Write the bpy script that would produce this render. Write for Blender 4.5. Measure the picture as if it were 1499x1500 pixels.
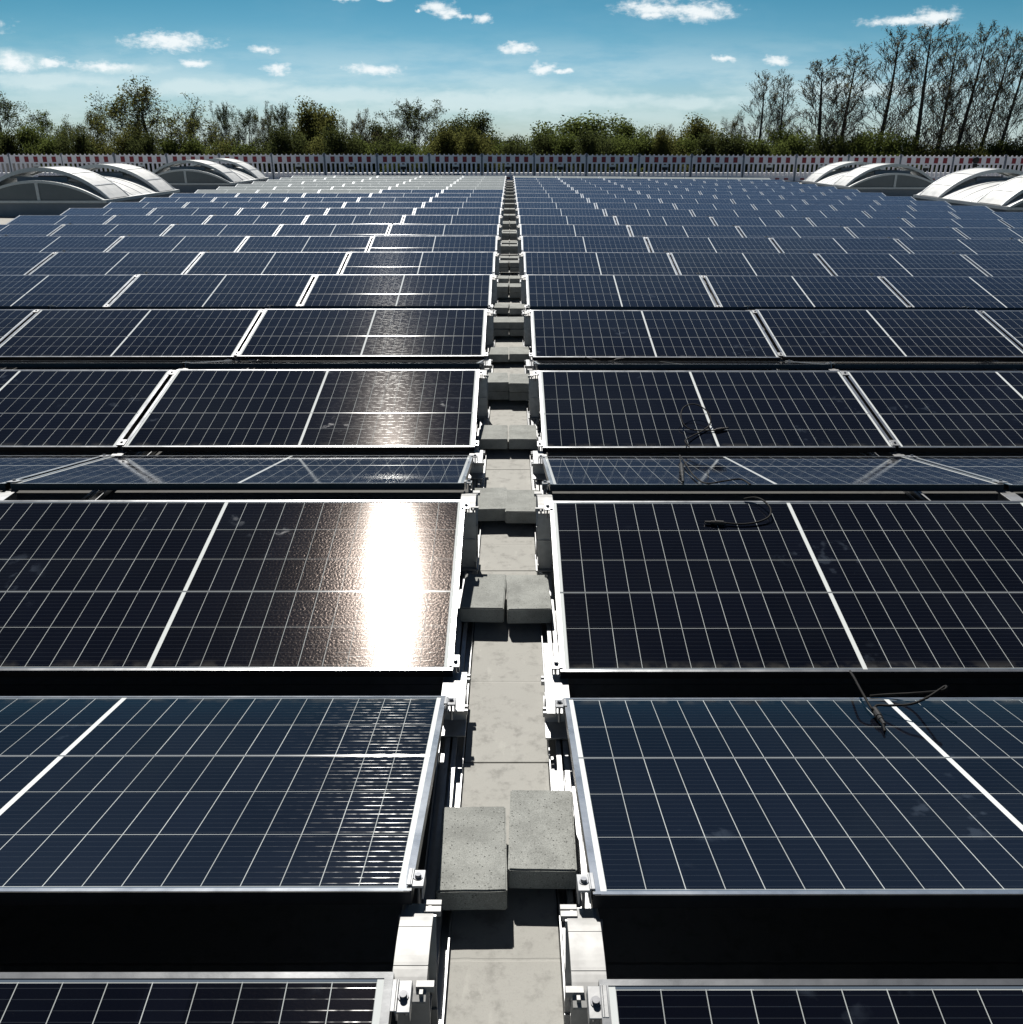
import bpy, bmesh, math, random
from mathutils import Vector, Matrix, noise as mnoise
R = math.radians
for o in list(bpy.data.objects): bpy.data.objects.remove(o)
sc = bpy.context.scene
col = sc.collection

# ------------------------------------------------------------------ camera
PITCH = 0.3925
FPX = 1308.4            # focal length in pixels of a 1499 px wide frame
CAM = (0.014, 0.0, 2.0)
cd = bpy.data.cameras.new('camera'); co = bpy.data.objects.new('camera', cd); col.objects.link(co)
cd.sensor_fit = 'HORIZONTAL'; cd.sensor_width = 36; cd.lens = 36 * FPX / 1499
cd.clip_start = 0.05; cd.clip_end = 3000
co.location = CAM
co.rotation_euler = (math.pi / 2 - PITCH, 0, R(-0.09))
sc.camera = co

# ------------------------------------------------------------------ light
SUN_EL, SUN_AZ = R(50.0), R(-11.7)        # azimuth measured from +Y, negative = to the left
sd = bpy.data.lights.new('sun', 'SUN'); so = bpy.data.objects.new('sun', sd); col.objects.link(so)
sd.energy = 5.0; sd.angle = R(0.53); sd.color = (1.0, 0.95, 0.88)
sdir = Vector((math.sin(SUN_AZ) * math.cos(SUN_EL), math.cos(SUN_AZ) * math.cos(SUN_EL), math.sin(SUN_EL)))
so.rotation_euler = sdir.to_track_quat('Z', 'Y').to_euler()
sc.view_settings.view_transform = 'Standard'; sc.view_settings.look = 'None'
sc.view_settings.exposure = 0.35; sc.view_settings.gamma = 1.0
sc.render.engine = 'CYCLES'

class NT:
    """tiny node helper"""
    def __init__(s, tree): s.t = tree; s.n = tree.nodes; s.l = tree.links
    def node(s, typ, **kw):
        n = s.n.new(typ)
        for k, v in kw.items(): setattr(n, k, v)
        return n
    def put(s, sock, v):
        if isinstance(v, (int, float, tuple, list)): sock.default_value = v
        else: s.l.new(v, sock)
    def m(s, op, a, b=None, c=None, clamp=False):
        n = s.node('ShaderNodeMath', operation=op, use_clamp=clamp)
        s.put(n.inputs[0], a)
        if b is not None: s.put(n.inputs[1], b)
        if c is not None: s.put(n.inputs[2], c)
        return n.outputs[0]
    def v(s, op, a, b=None, out=0):
        n = s.node('ShaderNodeVectorMath', operation=op)
        s.put(n.inputs[0], a)
        if b is not None: s.put(n.inputs[1], b)
        return n.outputs[out]
    def mix(s, f, a, b, blend='MIX'):
        n = s.node('ShaderNodeMix', data_type='RGBA', blend_type=blend)
        s.put(n.inputs[0], f)
        s.put(n.inputs[6], a if not isinstance(a, tuple) else (*a, 1)[:4])
        s.put(n.inputs[7], b if not isinstance(b, tuple) else (*b, 1)[:4])
        return n.outputs[2]
    def noise(s, vec, scale, detail=3, rough=.5):
        n = s.node('ShaderNodeTexNoise'); s.put(n.inputs['Scale'], scale)
        n.inputs['Detail'].default_value = detail; n.inputs['Roughness'].default_value = rough
        if vec is not None: s.l.new(vec, n.inputs['Vector'])
        return n.outputs[0]
    def smooth(s, x, lo, hi):
        n = s.node('ShaderNodeMapRange', interpolation_type='SMOOTHSTEP')
        s.put(n.inputs[0], x); n.inputs[1].default_value = lo; n.inputs[2].default_value = hi
        return n.outputs[0]
    def scalevec(s, vec, sx, sy, sz):
        return s.v('MULTIPLY', vec, (sx, sy, sz))

world = bpy.data.worlds.new('World'); sc.world = world; world.use_nodes = True
W = NT(world.node_tree); W.n.clear()
sky = W.node('ShaderNodeTexSky', sky_type='NISHITA'); sky.sun_disc = False
sky.sun_elevation = SUN_EL; sky.sun_rotation = SUN_AZ
sky.air_density = 1.0; sky.dust_density = 0.35; sky.ozone_density = 1.0
tc = W.node('ShaderNodeTexCoord').outputs['Generated']
sep = W.node('ShaderNodeSeparateXYZ'); W.l.new(tc, sep.inputs[0])
ay = W.m('MAXIMUM', W.m('ABSOLUTE', sep.outputs[1]), 0.05)
ca = W.m('DIVIDE', sep.outputs[0], ay); cb = W.m('DIVIDE', sep.outputs[2], ay)
cv = W.node('ShaderNodeCombineXYZ'); W.l.new(ca, cv.inputs[0]); W.l.new(cb, cv.inputs[1]); cv = cv.outputs[0]
nz = W.node('ShaderNodeTexNoise'); nz.inputs['Scale'].default_value = 42; nz.inputs['Detail'].default_value = 5; nz.inputs['Roughness'].default_value = .6
W.l.new(cv, nz.inputs['Vector'])
dis = W.v('MULTIPLY', W.v('SUBTRACT', nz.outputs[1], (.5, .5, .5)), (.034, .013, 0))
cvd = W.v('ADD', cv, dis)
def skydir(u, v):
    y = FPX * math.cos(PITCH) + (750 - v) * math.sin(PITCH)
    z = (750 - v) * math.cos(PITCH) - FPX * math.sin(PITCH)
    return (u - 747.5) / y, z / y
CLOUDS = [(248, 61, 62, 13), (390, 72, 18, 6), (405, 100, 20, 8), (287, 92, 24, 6), (75, 92, 22, 7), (548, 101, 44, 7),
          (640, 12, 22, 10), (655, 21, 24, 6), (705, 26, 14, 7), (678, 22, 11, 4), (760, 72, 28, 8), (795, 99, 20, 9), (826, 105, 13, 4),
          (958, 12, 54, 12), (1025, 15, 52, 14), (955, 21, 20, 7), (1062, 85, 12, 4), (1140, 87, 20, 6), (1330, 31, 62, 7), (1372, 24, 36, 13),
          (150, 96, 40, 7), (20, 92, 26, 14), (505, -2, 18, 5), (560, -3, 16, 4), (616, 19, 5, 3), (-60, 40, 60, 14), (1560, 70, 60, 12)]
acc = None
for (u, v, wu, wv) in CLOUDS:
    a, b = skydir(u, v); a2, b2 = skydir(u + wu, v - wv)
    d = W.v('MULTIPLY', W.v('SUBTRACT', cvd, (a, b, 0)), (1 / (a2 - a), 1 / (b2 - b), 0))
    l = W.v('LENGTH', d, out=1)
    k = W.m('SUBTRACT', 1.35, l)
    acc = k if acc is None else W.m('MAXIMUM', acc, k)
n2 = W.noise(W.v('MULTIPLY', cv, (1, 2.2, 1)), 85, 5, .65)
SOFT = [(700, 150, 190, 17), (500, 140, 150, 14), (850, 146, 130, 13), (1010, 150, 90, 10), (300, 128, 120, 12), (60, 118, 130, 12), (20, 90, 40, 16), (180, 100, 60, 7), (1290, 130, 120, 12)]
sac = None
for (u, v, wu, wv) in SOFT:
    a, b = skydir(u, v); a2, b2 = skydir(u + wu, v - wv)
    d = W.v('MULTIPLY', W.v('SUBTRACT', cvd, (a, b, 0)), (1 / (a2 - a), 1 / (b2 - b), 0))
    k = W.m('SUBTRACT', 1.3, W.v('LENGTH', d, out=1))
    sac = k if sac is None else W.m('MAXIMUM', sac, k)
n6 = W.noise(W.v('MULTIPLY', cv, (1, 3.0, 1)), 26, 6, .62)
soft = W.m('MULTIPLY', W.smooth(W.m('ADD', sac, W.m('MULTIPLY', W.m('SUBTRACT', n6, .5), 1.9)), -.1, 1.0), .55)
cl = W.m('ADD', acc, W.m('MULTIPLY', W.m('SUBTRACT', n2, .5), 2.2))
cl = W.smooth(cl, -.02, 1.25)
# thin veils low above the horizon
n3 = W.noise(W.v('MULTIPLY', cv, (1, 4.5, 1)), 7.0, 6, .6)
low = W.m('MULTIPLY', W.smooth(cb, .115, .045), W.smooth(n3, .36, .60))
veil = W.m('MULTIPLY', low, .45)
n4 = W.noise(W.v('MULTIPLY', cv, (1, 3.0, 1)), 3.2, 5, .6)
veil = W.m('MAXIMUM', veil, W.m('MULTIPLY', W.smooth(n4, .45, .75), .10))
rampn = W.node('ShaderNodeValToRGB'); W.l.new(W.m('MULTIPLY', cb, 1.0, clamp=True), rampn.inputs[0])
el = rampn.color_ramp.elements
for i, (pos_, c_) in enumerate([(0.0, (.84, 1.16, 1.60)), (.06, (.68, 1.06, 1.42)), (.095, (.40, .86, 1.12)), (.15, (.20, .67, .84)), (.22, (.17, .32, .43)), (.30, (.30, .44, .56)), (.5, (1.0, 1.30, 1.52)), (.72, (.26, .34, .46)), (1.0, (.12, .16, .22))]):
    e_ = el[i] if i < 2 else el.new(pos_)
    e_.position = pos_; e_.color = (*c_, 1)
tint = rampn.outputs[0]
skyc = W.mix(1.0, sky.outputs[0], tint, 'MULTIPLY')
skyc = W.mix(soft, skyc, (13.5, 15.6, 15.8))
skyc = W.mix(veil, skyc, (12.0, 14.6, 14.9))
skyc = W.mix(W.m('MULTIPLY', cl, .93), skyc, (16.5, 17.3, 17.5))
bg = W.node('ShaderNodeBackground'); bg.inputs[1].default_value = 0.045
W.l.new(skyc, bg.inputs[0])
wo = W.node('ShaderNodeOutputWorld'); W.l.new(bg.outputs[0], wo.inputs[0])

# ------------------------------------------------------------------ materials
def new_mat(name):
    m = bpy.data.materials.new(name); m.use_nodes = True
    t = NT(m.node_tree); t.n.clear()
    out = t.node('ShaderNodeOutputMaterial')
    return m, t, out
def pr(t, out=None, **kw):
    p = t.node('ShaderNodeBsdfPrincipled')
    for k, v in kw.items():
        k = k.replace('_', ' ')
        if isinstance(v, tuple) and len(v) == 3: v = (*v, 1)
        t.put(p.inputs[k], v)
    if out: t.l.new(p.outputs[0], out.inputs[0])
    return p
def bump(t, h, strength, dist):
    b = t.node('ShaderNodeBump'); b.inputs['Strength'].default_value = strength; b.inputs['Distance'].default_value = dist
    t.l.new(h, b.inputs['Height']); return b.outputs[0]
def obco(t): return t.node('ShaderNodeTexCoord').outputs['Object']
def geopos(t): return t.node('ShaderNodeNewGeometry').outputs['Position']

def metal(name, base, rough, metallic=.9, nscale=30):
    m, t, out = new_mat(name); p_ = obco(t)
    n = t.noise(t.scalevec(p_, 1, 1, 1), nscale, 4)
    n2 = t.noise(p_, 6, 3)
    c = t.mix(t.smooth(n, .35, .75), base, tuple(x * .82 for x in base))
    rr = t.m('ADD', rough - .08, t.m('MULTIPLY', n2, .18))
    pr(t, out, Base_Color=c, Roughness=rr, Metallic=metallic, Normal=bump(t, n, .15, .002))
    return m
def matte(name, base, rough=.7, var=.25, scale=20, spec=.4, bumpd=.002):
    m, t, out = new_mat(name); p_ = obco(t)
    n = t.noise(p_, scale, 5, .6)
    c = t.mix(n, tuple(x * (1 - var) for x in base), tuple(min(1, x * (1 + var)) for x in base))
    pr(t, out, Base_Color=c, Roughness=rough, Specular_IOR_Level=spec, Normal=bump(t, n, .3, bumpd))
    return m
M = {}
M['alu'] = metal('brushed_aluminium', (.36, .37, .38), .46)
M['alu_frame'] = metal('anodised_frame', (.52, .54, .56), .27)
M['alu_dull'] = metal('dull_aluminium', (.45, .46, .47), .5)
M['plate'] = metal('rolled_plate', (.34, .345, .345), .60, .6)
M['dark_wall'] = metal('dark_frame_wall', (.035, .037, .042), .35, .8)
M['steel'] = metal('zinc_steel', (.30, .31, .33), .4)
M['rubber'] = matte('black_rubber', (.009, .009, .009), .6, .2, 60)
M['cable'] = matte('black_cable', (.008, .008, .008), .7, .2, 60, .2)
M['sticker'] = matte('grey_sticker', (.16, .19, .24), .5, .3, 80)

def concrete(name, base, dark):
    m, t, out = new_mat(name); p_ = obco(t)
    rnd = t.node('ShaderNodeObjectInfo').outputs['Random']
    off = t.node('ShaderNodeCombineXYZ')
    for i in range(3): t.put(off.inputs[i], t.m('MULTIPLY', rnd, 37. + i * 11))
    q = t.v('ADD', p_, off.outputs[0])
    n1 = t.noise(q, 9, 5, .6); n2 = t.noise(q, 140, 4, .7); n3 = t.noise(q, 420, 2, .6)
    c = t.mix(t.smooth(n1, .3, .7), tuple(x * 1.08 for x in base), tuple(x * .70 for x in base))
    vo = t.node('ShaderNodeTexVoronoi'); vo.inputs['Scale'].default_value = 95; t.l.new(q, vo.inputs['Vector'])
    pit = t.m('MULTIPLY', t.smooth(vo.outputs['Distance'], .30, .12), t.smooth(n2, .47, .60))
    c = t.mix(t.smooth(n2, .55, .75), c, tuple(x * 1.35 for x in base))
    c = t.mix(t.m('MULTIPLY', t.smooth(n3, .46, .62), .45), c, dark)
    c = t.mix(pit, c, dark)
    h = t.m('SUBTRACT', t.m('MULTIPLY', n2, .5), pit)
    c = t.mix(t.m('MULTIPLY', rnd, .35), c, tuple(x * .75 for x in base))
    pr(t, out, Base_Color=c, Roughness=.88, Specular_IOR_Level=.25, Normal=bump(t, h, .7, .003))
    return m
M['concrete'] = concrete('cast_concrete', (.33, .345, .33), (.085, .087, .082))

# roof membrane: pale, stained, with welded seams
def membrane(name, BASE_A, BASE_B, seams):
    m, t, out = new_mat(name); P_ = geopos(t)
    n1 = t.noise(P_, 2.2, 5, .6); n2 = t.noise(P_, 17, 6, .65); n3 = t.noise(P_, 230, 3, .6)
    n5 = t.noise(t.scalevec(P_, 3, 1, 1), 6, 6, .7)
    c = t.mix(n1, BASE_A, BASE_B)
    c = t.mix(t.m('MULTIPLY', t.smooth(n2, .48, .72), .75), c, tuple(x * .55 for x in BASE_A))
    c = t.mix(t.m('MULTIPLY', t.smooth(n5, .58, .66), .40), c, tuple(min(.6, x * 1.12) for x in BASE_A))
    c = t.mix(t.m('MULTIPLY', t.smooth(n3, .5, .8), .25), c, tuple(x * .38 for x in BASE_A))
    spn = t.node('ShaderNodeSeparateXYZ'); t.l.new(P_, spn.inputs[0])
    sw = t.m('ADD', spn.outputs[1], t.m('MULTIPLY', n2, .010))
    seam = t.m('ABSOLUTE', t.m('SUBTRACT', t.m('FRACT', t.m('DIVIDE', t.m('ADD', sw, .24), 1.31)), .5))
    seam = t.smooth(seam, .0045, .0015)
    if seams: c = t.mix(t.m('MULTIPLY', seam, .8), c, (.02, .02, .02))
    pr(t, out, Base_Color=c, Roughness=.8, Specular_IOR_Level=.3, Normal=bump(t, t.m('SUBTRACT', n2, seam), .35, .004))
    return m
M['roof'] = membrane('roof_membrane', (.085, .085, .082), (.065, .066, .065), True)
M['strip'] = membrane('pale_board', (.375, .375, .352), (.305, .306, .29), False)
M['gravel'] = membrane('pale_membrane', (.36, .355, .33), (.30, .297, .28), True)

# photovoltaic laminate -------------------------------------------------------------
HALF = 1.130; DEP = 1.1402
def pv_material(name, pale_face=False):
    m, t, out = new_mat(name)
    uv = t.node('ShaderNodeUVMap'); uv.uv_map = 'UVMap'; uvo = uv.outputs[0]
    s = t.node('ShaderNodeSeparateXYZ'); t.l.new(uvo, s.inputs[0])
    x, y = s.outputs[0], s.outputs[1]
    rnd = t.node('ShaderNodeObjectInfo').outputs['Random']
    ro = t.node('ShaderNodeCombineXYZ'); t.put(ro.inputs[0], t.m('MULTIPLY', rnd, 91)); t.put(ro.inputs[1], t.m('MULTIPLY', rnd, 57))
    q = t.v('ADD', uvo, ro.outputs[0])
    ax = t.m('ABSOLUTE', x)
    cp = (1.098 - .0075) / 12
    gx = t.m('DIVIDE', t.m('SUBTRACT', ax, .0075), cp)
    fx = t.m('MULTIPLY', t.m('ABSOLUTE', t.m('SUBTRACT', t.m('FRACT', gx), .5)), cp)    # 0 at centre .. cp/2 on the line
    lx = t.m('GREATER_THAN', fx, cp / 2 - .0010)
    mid = t.m('LESS_THAN', ax, .0085)
    edge = t.m('GREATER_THAN', ax, 1.098)
    rp = (1.120 - .020) / 5
    gy = t.m('DIVIDE', t.m('SUBTRACT', y, .020), rp)
    fy = t.m('MULTIPLY', t.m('ABSOLUTE', t.m('SUBTRACT', t.m('FRACT', gy), .5)), rp)
    ly = t.m('GREATER_THAN', fy, rp / 2 - .0009)
    thick = t.m('LESS_THAN', t.m('ABSOLUTE', t.m('SUBTRACT', y, .020 + 2 * rp)), .0046)
    ye = t.m('MAXIMUM', t.m('LESS_THAN', y, .0185), t.m('GREATER_THAN', y, 1.1215))
    white = t.m('MAXIMUM', t.m('MAXIMUM', mid, edge), thick)
    # strength of the thin lines varies from cell to cell (cells are not laid perfectly)
    cid = t.v('MULTIPLY', t.v('FLOOR', t.v('MULTIPLY', t.v('ADD', uvo, (5.0, -.02, 0)), (1 / cp, 1 / rp, 0))), (1, 1, 0))
    wn = t.node('ShaderNodeTexWhiteNoise'); t.l.new(t.v('ADD', cid, ro.outputs[0]), wn.inputs['Vector'])
    cellr = wn.outputs['Value']
    linek = t.m('MULTIPLY', t.m('MAXIMUM', lx, ly), t.m('ADD', .65, t.m('MULTIPLY', cellr, .35)))
    # wires
    wp = rp / 10
    fw = t.m('ABSOLUTE', t.m('SUBTRACT', t.m('FRACT', t.m('DIVIDE', t.m('SUBTRACT', y, .020), wp)), .5))
    wire = t.m('LESS_THAN', fw, .034)
    notgap = t.m('SUBTRACT', 1, t.m('MAXIMUM', white, t.m('MAXIMUM', lx, ye)))
    wire = t.m('MULTIPLY', wire, notgap)
    wj = t.noise(t.scalevec(q, 24, 1 / wp, 1), 1, 2, .6)
    pad = t.smooth(wj, .42, .66)
    # colours
    cc = t.mix(cellr, (.0012, .0016, .0042), (.0026, .0034, .0078))
    cc = t.mix(t.m('MULTIPLY', wire, .5), cc, (.035, .040, .048))
    c = t.mix(linek, cc, (.50, .54, .54))
    c = t.mix(ye, c, (.10, .13, .17))
    c = t.mix(white, c, (.66, .70, .70))
    # smudges, boot and hand marks, dust
    sm = t.noise(q, 2.3, 2, .4); sm2 = t.noise(q, 11, 3, .55)
    sm3 = t.m('MULTIPLY', t.smooth(sm, .62, .70), t.smooth(sm2, .55, .66))
    dust = t.noise(q, 330, 3, .7)
    dust = t.smooth(dust, .72, .80)
    dustk = t.noise(q, 3.1, 4, .6)
    film = t.m('MULTIPLY', dustk, .005)
    c = t.mix(t.m('ADD', t.m('MULTIPLY', sm3, .05), film), c, (.35, .45, .6))
    c = t.mix(t.m('MULTIPLY', dust, .28), c, (.5, .5, .46))
    lowd = t.m('MULTIPLY', t.smooth(y, .07, .022), t.smooth(sm2, .40, .65))
    c = t.mix(t.m('MULTIPLY', lowd, .07), c, (.42, .40, .34))
    vd = t.node('ShaderNodeTexVoronoi'); vd.inputs['Scale'].default_value = 1.15; t.l.new(t.v('ADD', q, t.v('MULTIPLY', t.scalevec(q, 40, 40, 0), (0, 0, 0))), vd.inputs['Vector'])
    drop = t.m('MULTIPLY', t.smooth(t.m('ADD', vd.outputs['Distance'], t.m('MULTIPLY', dust, .004)), .0125, .0085), t.m('GREATER_THAN', sm, .50))
    c = t.mix(t.m('MULTIPLY', drop, .7), c, (.55, .55, .50))
    if pale_face: c = t.mix(.50, c, (.50, .56, .58))  # pale variant: whole face mixed evenly with a light grey
    pebble = t.noise(q, 150, 2, .5)
    waves = t.noise(q, 5, 2, .5)
    nb = bump(t, pebble, .10, .0006)
    nb2 = t.node('ShaderNodeBump'); nb2.inputs['Strength'].default_value = .2; nb2.inputs['Distance'].default_value = .002
    t.l.new(waves, nb2.inputs['Height']); t.l.new(nb, nb2.inputs['Normal'])
    nn = nb2.outputs[0]
    tan = t.node('ShaderNodeTangent', direction_type='UV_MAP', uv_map='UVMap').outputs[0]
    p = pr(t, None, Base_Color=c, Roughness=.5, Specular_IOR_Level=.0, Coat_Weight=1.0 if not pale_face else .0,
           Coat_Roughness=t.m('ADD', .035 if not pale_face else .4, t.m('MULTIPLY', sm3, .12)), Coat_IOR=1.38, Coat_Normal=nn, Sheen_Weight=.012, Sheen_Roughness=.45, Sheen_Tint=(.75, .88, .95))
    # wire fan: reflections spread in the plane across the wires
    g = t.node('ShaderNodeBsdfAnisotropic'); g.inputs['Color'].default_value = (.55, .56, .56, 1)
    g.inputs['Roughness'].default_value = .34; g.inputs['Anisotropy'].default_value = .80
    t.l.new(tan, g.inputs['Tangent']); 
    lw = t.node('ShaderNodeLayerWeight').outputs['Facing']; fac_ = t.smooth(lw, .80, .40)
    ms = t.node('ShaderNodeMixShader'); t.put(ms.inputs[0], t.m('MAXIMUM', t.m('MULTIPLY', t.m('MULTIPLY', wire, fac_), t.m('ADD', .02, t.m('MULTIPLY', pad, .32))), t.m('MULTIPLY', t.m('MULTIPLY', thick, t.smooth(lw, .95, .6)), .75)))
    t.l.new(p.outputs[0], ms.inputs[1]); t.l.new(g.outputs[0], ms.inputs[2])
    # fine finger grid of the cells
    g2 = t.node('ShaderNodeBsdfAnisotropic'); g2.inputs['Color'].default_value = (.60, .55, .52, 1)
    g2.inputs['Roughness'].default_value = .14; g2.inputs['Anisotropy'].default_value = .50
    gr = t.noise(t.scalevec(q, 1.0, 1.0, 1), 260, 2, .7)
    t.l.new(tan, g2.inputs['Tangent']); t.l.new(bump(t, gr, .08, .0009), g2.inputs['Normal'])
    ms2 = t.node('ShaderNodeMixShader'); t.put(ms2.inputs[0], t.m('MULTIPLY', t.m('MULTIPLY', notgap, fac_), .012 if not pale_face else 0.0))
    t.l.new(ms.outputs[0], ms2.inputs[1]); t.l.new(g2.outputs[0], ms2.inputs[2])
    g3 = t.node('ShaderNodeBsdfAnisotropic'); g3.inputs['Color'].default_value = (.60, .50, .45, 1)
    g3.inputs['Roughness'].default_value = .17; g3.inputs['Anisotropy'].default_value = .25
    peb = t.noise(q, 95, 2, .6)
    t.l.new(tan, g3.inputs['Tangent']); t.l.new(bump(t, peb, .5, .0013), g3.inputs['Normal'])
    ms3 = t.node('ShaderNodeMixShader'); t.put(ms3.inputs[0], t.m('MULTIPLY', t.m('MULTIPLY', notgap, t.smooth(lw, .52, .38)), .0055 if not pale_face else 0.0))
    t.l.new(ms2.outputs[0], ms3.inputs[1]); t.l.new(g3.outputs[0], ms3.inputs[2])
    t.l.new(ms3.outputs[0], out.inputs[0])
    return m
M['pv'] = pv_material('solar_laminate')
M['pv_pale'] = pv_material('pale_solar_laminate', True)
M['backsheet'] = matte('white_backsheet', (.55, .56, .57), .6, .1, 5)

# ------------------------------------------------------------------ mesh helpers
class MB:
    def __init__(s): s.v = []; s.f = []; s.smooth = False
    def add(s, vs, fs, mat=None):
        k = len(s.v)
        s.v += [tuple((mat @ Vector(p)) if mat else p) for p in vs]
        s.f += [tuple(i + k for i in f) for f in fs]; return s
    def box(s, x0, x1, y0, y1, z0, z1, mat=None):
        vs = [(x0, y0, z0), (x1, y0, z0), (x1, y1, z0), (x0, y1, z0), (x0, y0, z1), (x1, y0, z1), (x1, y1, z1), (x0, y1, z1)]
        return s.add(vs, [(3, 2, 1, 0), (4, 5, 6, 7), (0, 1, 5, 4), (1, 2, 6, 5), (2, 3, 7, 6), (3, 0, 4, 7)], mat)
    def prism(s, prof, a, b, axis='x'):
        """closed profile of 2D points extruded from a to b; prof in (y,z) for axis x, (x,z) for y, (x,y) for z"""
        n = len(prof)
        mk = {'x': lambda p, q: (q, p[0], p[1]), 'y': lambda p, q: (p[0], q, p[1]), 'z': lambda p, q: (p[0], p[1], q)}[axis]
        vs = [mk(p, a) for p in prof] + [mk(p, b) for p in prof]
        fs = [(i, (i + 1) % n, n + (i + 1) % n, n + i) for i in range(n)] + [tuple(range(n))[::-1], tuple(range(n, 2 * n))]
        return s.add(vs, fs)
    def tube(s, pts, rad, n=8, cap=True):
        pts = [Vector(p) for p in pts]; rad = rad if isinstance(rad, (list, tuple)) else [rad] * len(pts)
        k = len(s.v); up = None
        for i, p in enumerate(pts):
            d = (pts[min(i + 1, len(pts) - 1)] - pts[max(i - 1, 0)])
            if d.length < 1e-9: d = Vector((0, 0, 1))
            d.normalize()
            if up is None: up = d.orthogonal().normalized()
            up = (up - d * up.dot(d)); up = up.normalized() if up.length > 1e-6 else d.orthogonal().normalized()
            w = d.cross(up)
            for j in range(n):
                a = 2 * math.pi * j / n
                s.v.append(tuple(p + (up * math.cos(a) + w * math.sin(a)) * rad[i]))
        for i in range(len(pts) - 1):
            for j in range(n):
                s.f.append((k + i * n + j, k + i * n + (j + 1) % n, k + (i + 1) * n + (j + 1) % n, k + (i + 1) * n + j))
        if cap:
            s.f.append(tuple(k + j for j in range(n))[::-1]); s.f.append(tuple(k + (len(pts) - 1) * n + j for j in range(n)))
        return s
    def cyl(s, c, r, z0, z1, n=12):
        return s.tube([(c[0], c[1], z0), (c[0], c[1], z1)], r, n)
    def build(s, name, mat, parent=None, bevel=0, segs=2, smooth=False, recalc=True):
        me = bpy.data.meshes.new(name); me.from_pydata(s.v, [], s.f)
        if recalc or bevel:
            bm = bmesh.new(); bm.from_mesh(me)
            bmesh.ops.recalc_face_normals(bm, faces=bm.faces)
            if bevel: bmesh.ops.bevel(bm, geom=[e for e in bm.edges if e.calc_face_angle(0) > .5], offset=bevel, segments=segs, affect='EDGES', profile=.6)
            bm.to_mesh(me); bm.free()
        me.materials.append(mat)
        if smooth or s.smooth: me.polygons.foreach_set('use_smooth', [True] * len(me.polygons))
        o = bpy.data.objects.new(name, me); col.objects.link(o)
        if parent: o.parent = parent
        return o
def tag(o, label=None, cat=None, group=None, kind=None):
    if label: o['label'] = label
    if cat: o['category'] = cat
    if group: o['group'] = group
    if kind: o['kind'] = kind
    return o
def empty(name, loc=(0, 0, 0), rz=0):
    o = bpy.data.objects.new(name, None); col.objects.link(o); o.location = loc; o.rotation_euler = (0, 0, rz)
    o.empty_display_size = .1; return o
def copy_tree(o, parent=None):
    c = o.copy(); col.objects.link(c); c.parent = parent
    for ch in list(o.children): copy_tree(ch, c)
    return c
ORD = ['zeroth', 'first', 'second', 'third', 'fourth', 'fifth', 'sixth', 'seventh', 'eighth', 'ninth', 'tenth', 'eleventh', 'twelfth',
       'thirteenth', 'fourteenth', 'fifteenth', 'sixteenth', 'seventeenth', 'eighteenth', 'nineteenth', 'twentieth', 'twenty-first', 'twenty-second']
def side(s): return 'left' if s < 0 else 'right'

# ------------------------------------------------------------------ setting
def fall(x, y):     # gentle drainage falls of the flat roof
    return -.0023 * max(0, y - 9) * min(1, 45 / max(y, 1)) - .0075 * max(0, x) * min(1, max(0, y - 4) / 16)
g = MB()
xs = [-46 + 2 * i for i in range(47)]; ys = [-6 + 2 * i for i in range(33)]
for y in ys:
    for x in xs: g.v.append((x, y, fall(x, y)))
nx = len(xs)
for j in range(len(ys) - 1):
    for i in range(nx - 1): g.f.append((j * nx + i, j * nx + i + 1, (j + 1) * nx + i + 1, (j + 1) * nx + i))
tag(g.build('roof_deck', M['roof'], smooth=True), kind='structure')
gw = MB()
for j in range(17):
    for i in range(13): gw.v.append((-11.95 - 2 * i, 22 + 2 * j, fall(-11.95 - 2 * i, 22 + 2 * j) + .004))
for j in range(16):
    for i in range(12): gw.f.append((j * 13 + i + 1, j * 13 + i, (j + 1) * 13 + i, (j + 1) * 13 + i + 1))
tag(gw.build('roof_path', M['gravel'], smooth=True, recalc=False), kind='structure')
gw = MB()
for j in range(17):
    for i in range(10): gw.v.append((14.15 + 2 * i, 24 + 2 * j, fall(14.15 + 2 * i, 24 + 2 * j) + .004))
for j in range(16):
    for i in range(9): gw.f.append((j * 10 + i, j * 10 + i + 1, (j + 1) * 10 + i + 1, (j + 1) * 10 + i))
tag(gw.build('roof_path', M['gravel'], smooth=True, recalc=False), kind='structure')
GZ = -9.5
mg = matte('meadow_soil', (.055, .075, .03), .95, .5, .15)
g = MB()
g.add([(-1500, -1500, GZ), (1500, -1500, GZ), (1500, 1500, GZ), (-1500, 1500, GZ)], [(0, 1, 2, 3)])
tag(g.build('ground', mg, recalc=False), kind='structure')
# building under the roof: four facades and the parapet
mw = matte('facade_cladding', (.35, .36, .37), .6, .1, 1)
hall = empty('hall_building', (0, 26, GZ)); tag(hall, 'large flat hall under the solar roof, with pale metal parapet at its far edge', 'building')
def child(mb, name, mat, parent, **kw):
    o = mb.build(name, mat, None, **kw); o.parent = parent
    o.matrix_parent_inverse = Matrix.Translation(-parent.location) if parent.rotation_euler.z == 0 else parent.matrix_world.inverted()
    return o
for (a, b, c_, d) in ((-46, 46, -6.3, -6.02), (-46, 46, 58.02, 58.3), (-46.3, -46.02, -6.3, 58.3), (46.02, 46.3, -6.3, 58.3)):
    child(MB().box(a, b, c_, d, GZ, .0), 'wall', mw, hall)
child(MB().box(-46.3, 46.3, 57.6, 58.4, .05, .30), 'parapet', matte('parapet_coping', (.62, .64, .66), .5, .08, 2), hall, bevel=.01)

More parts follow.
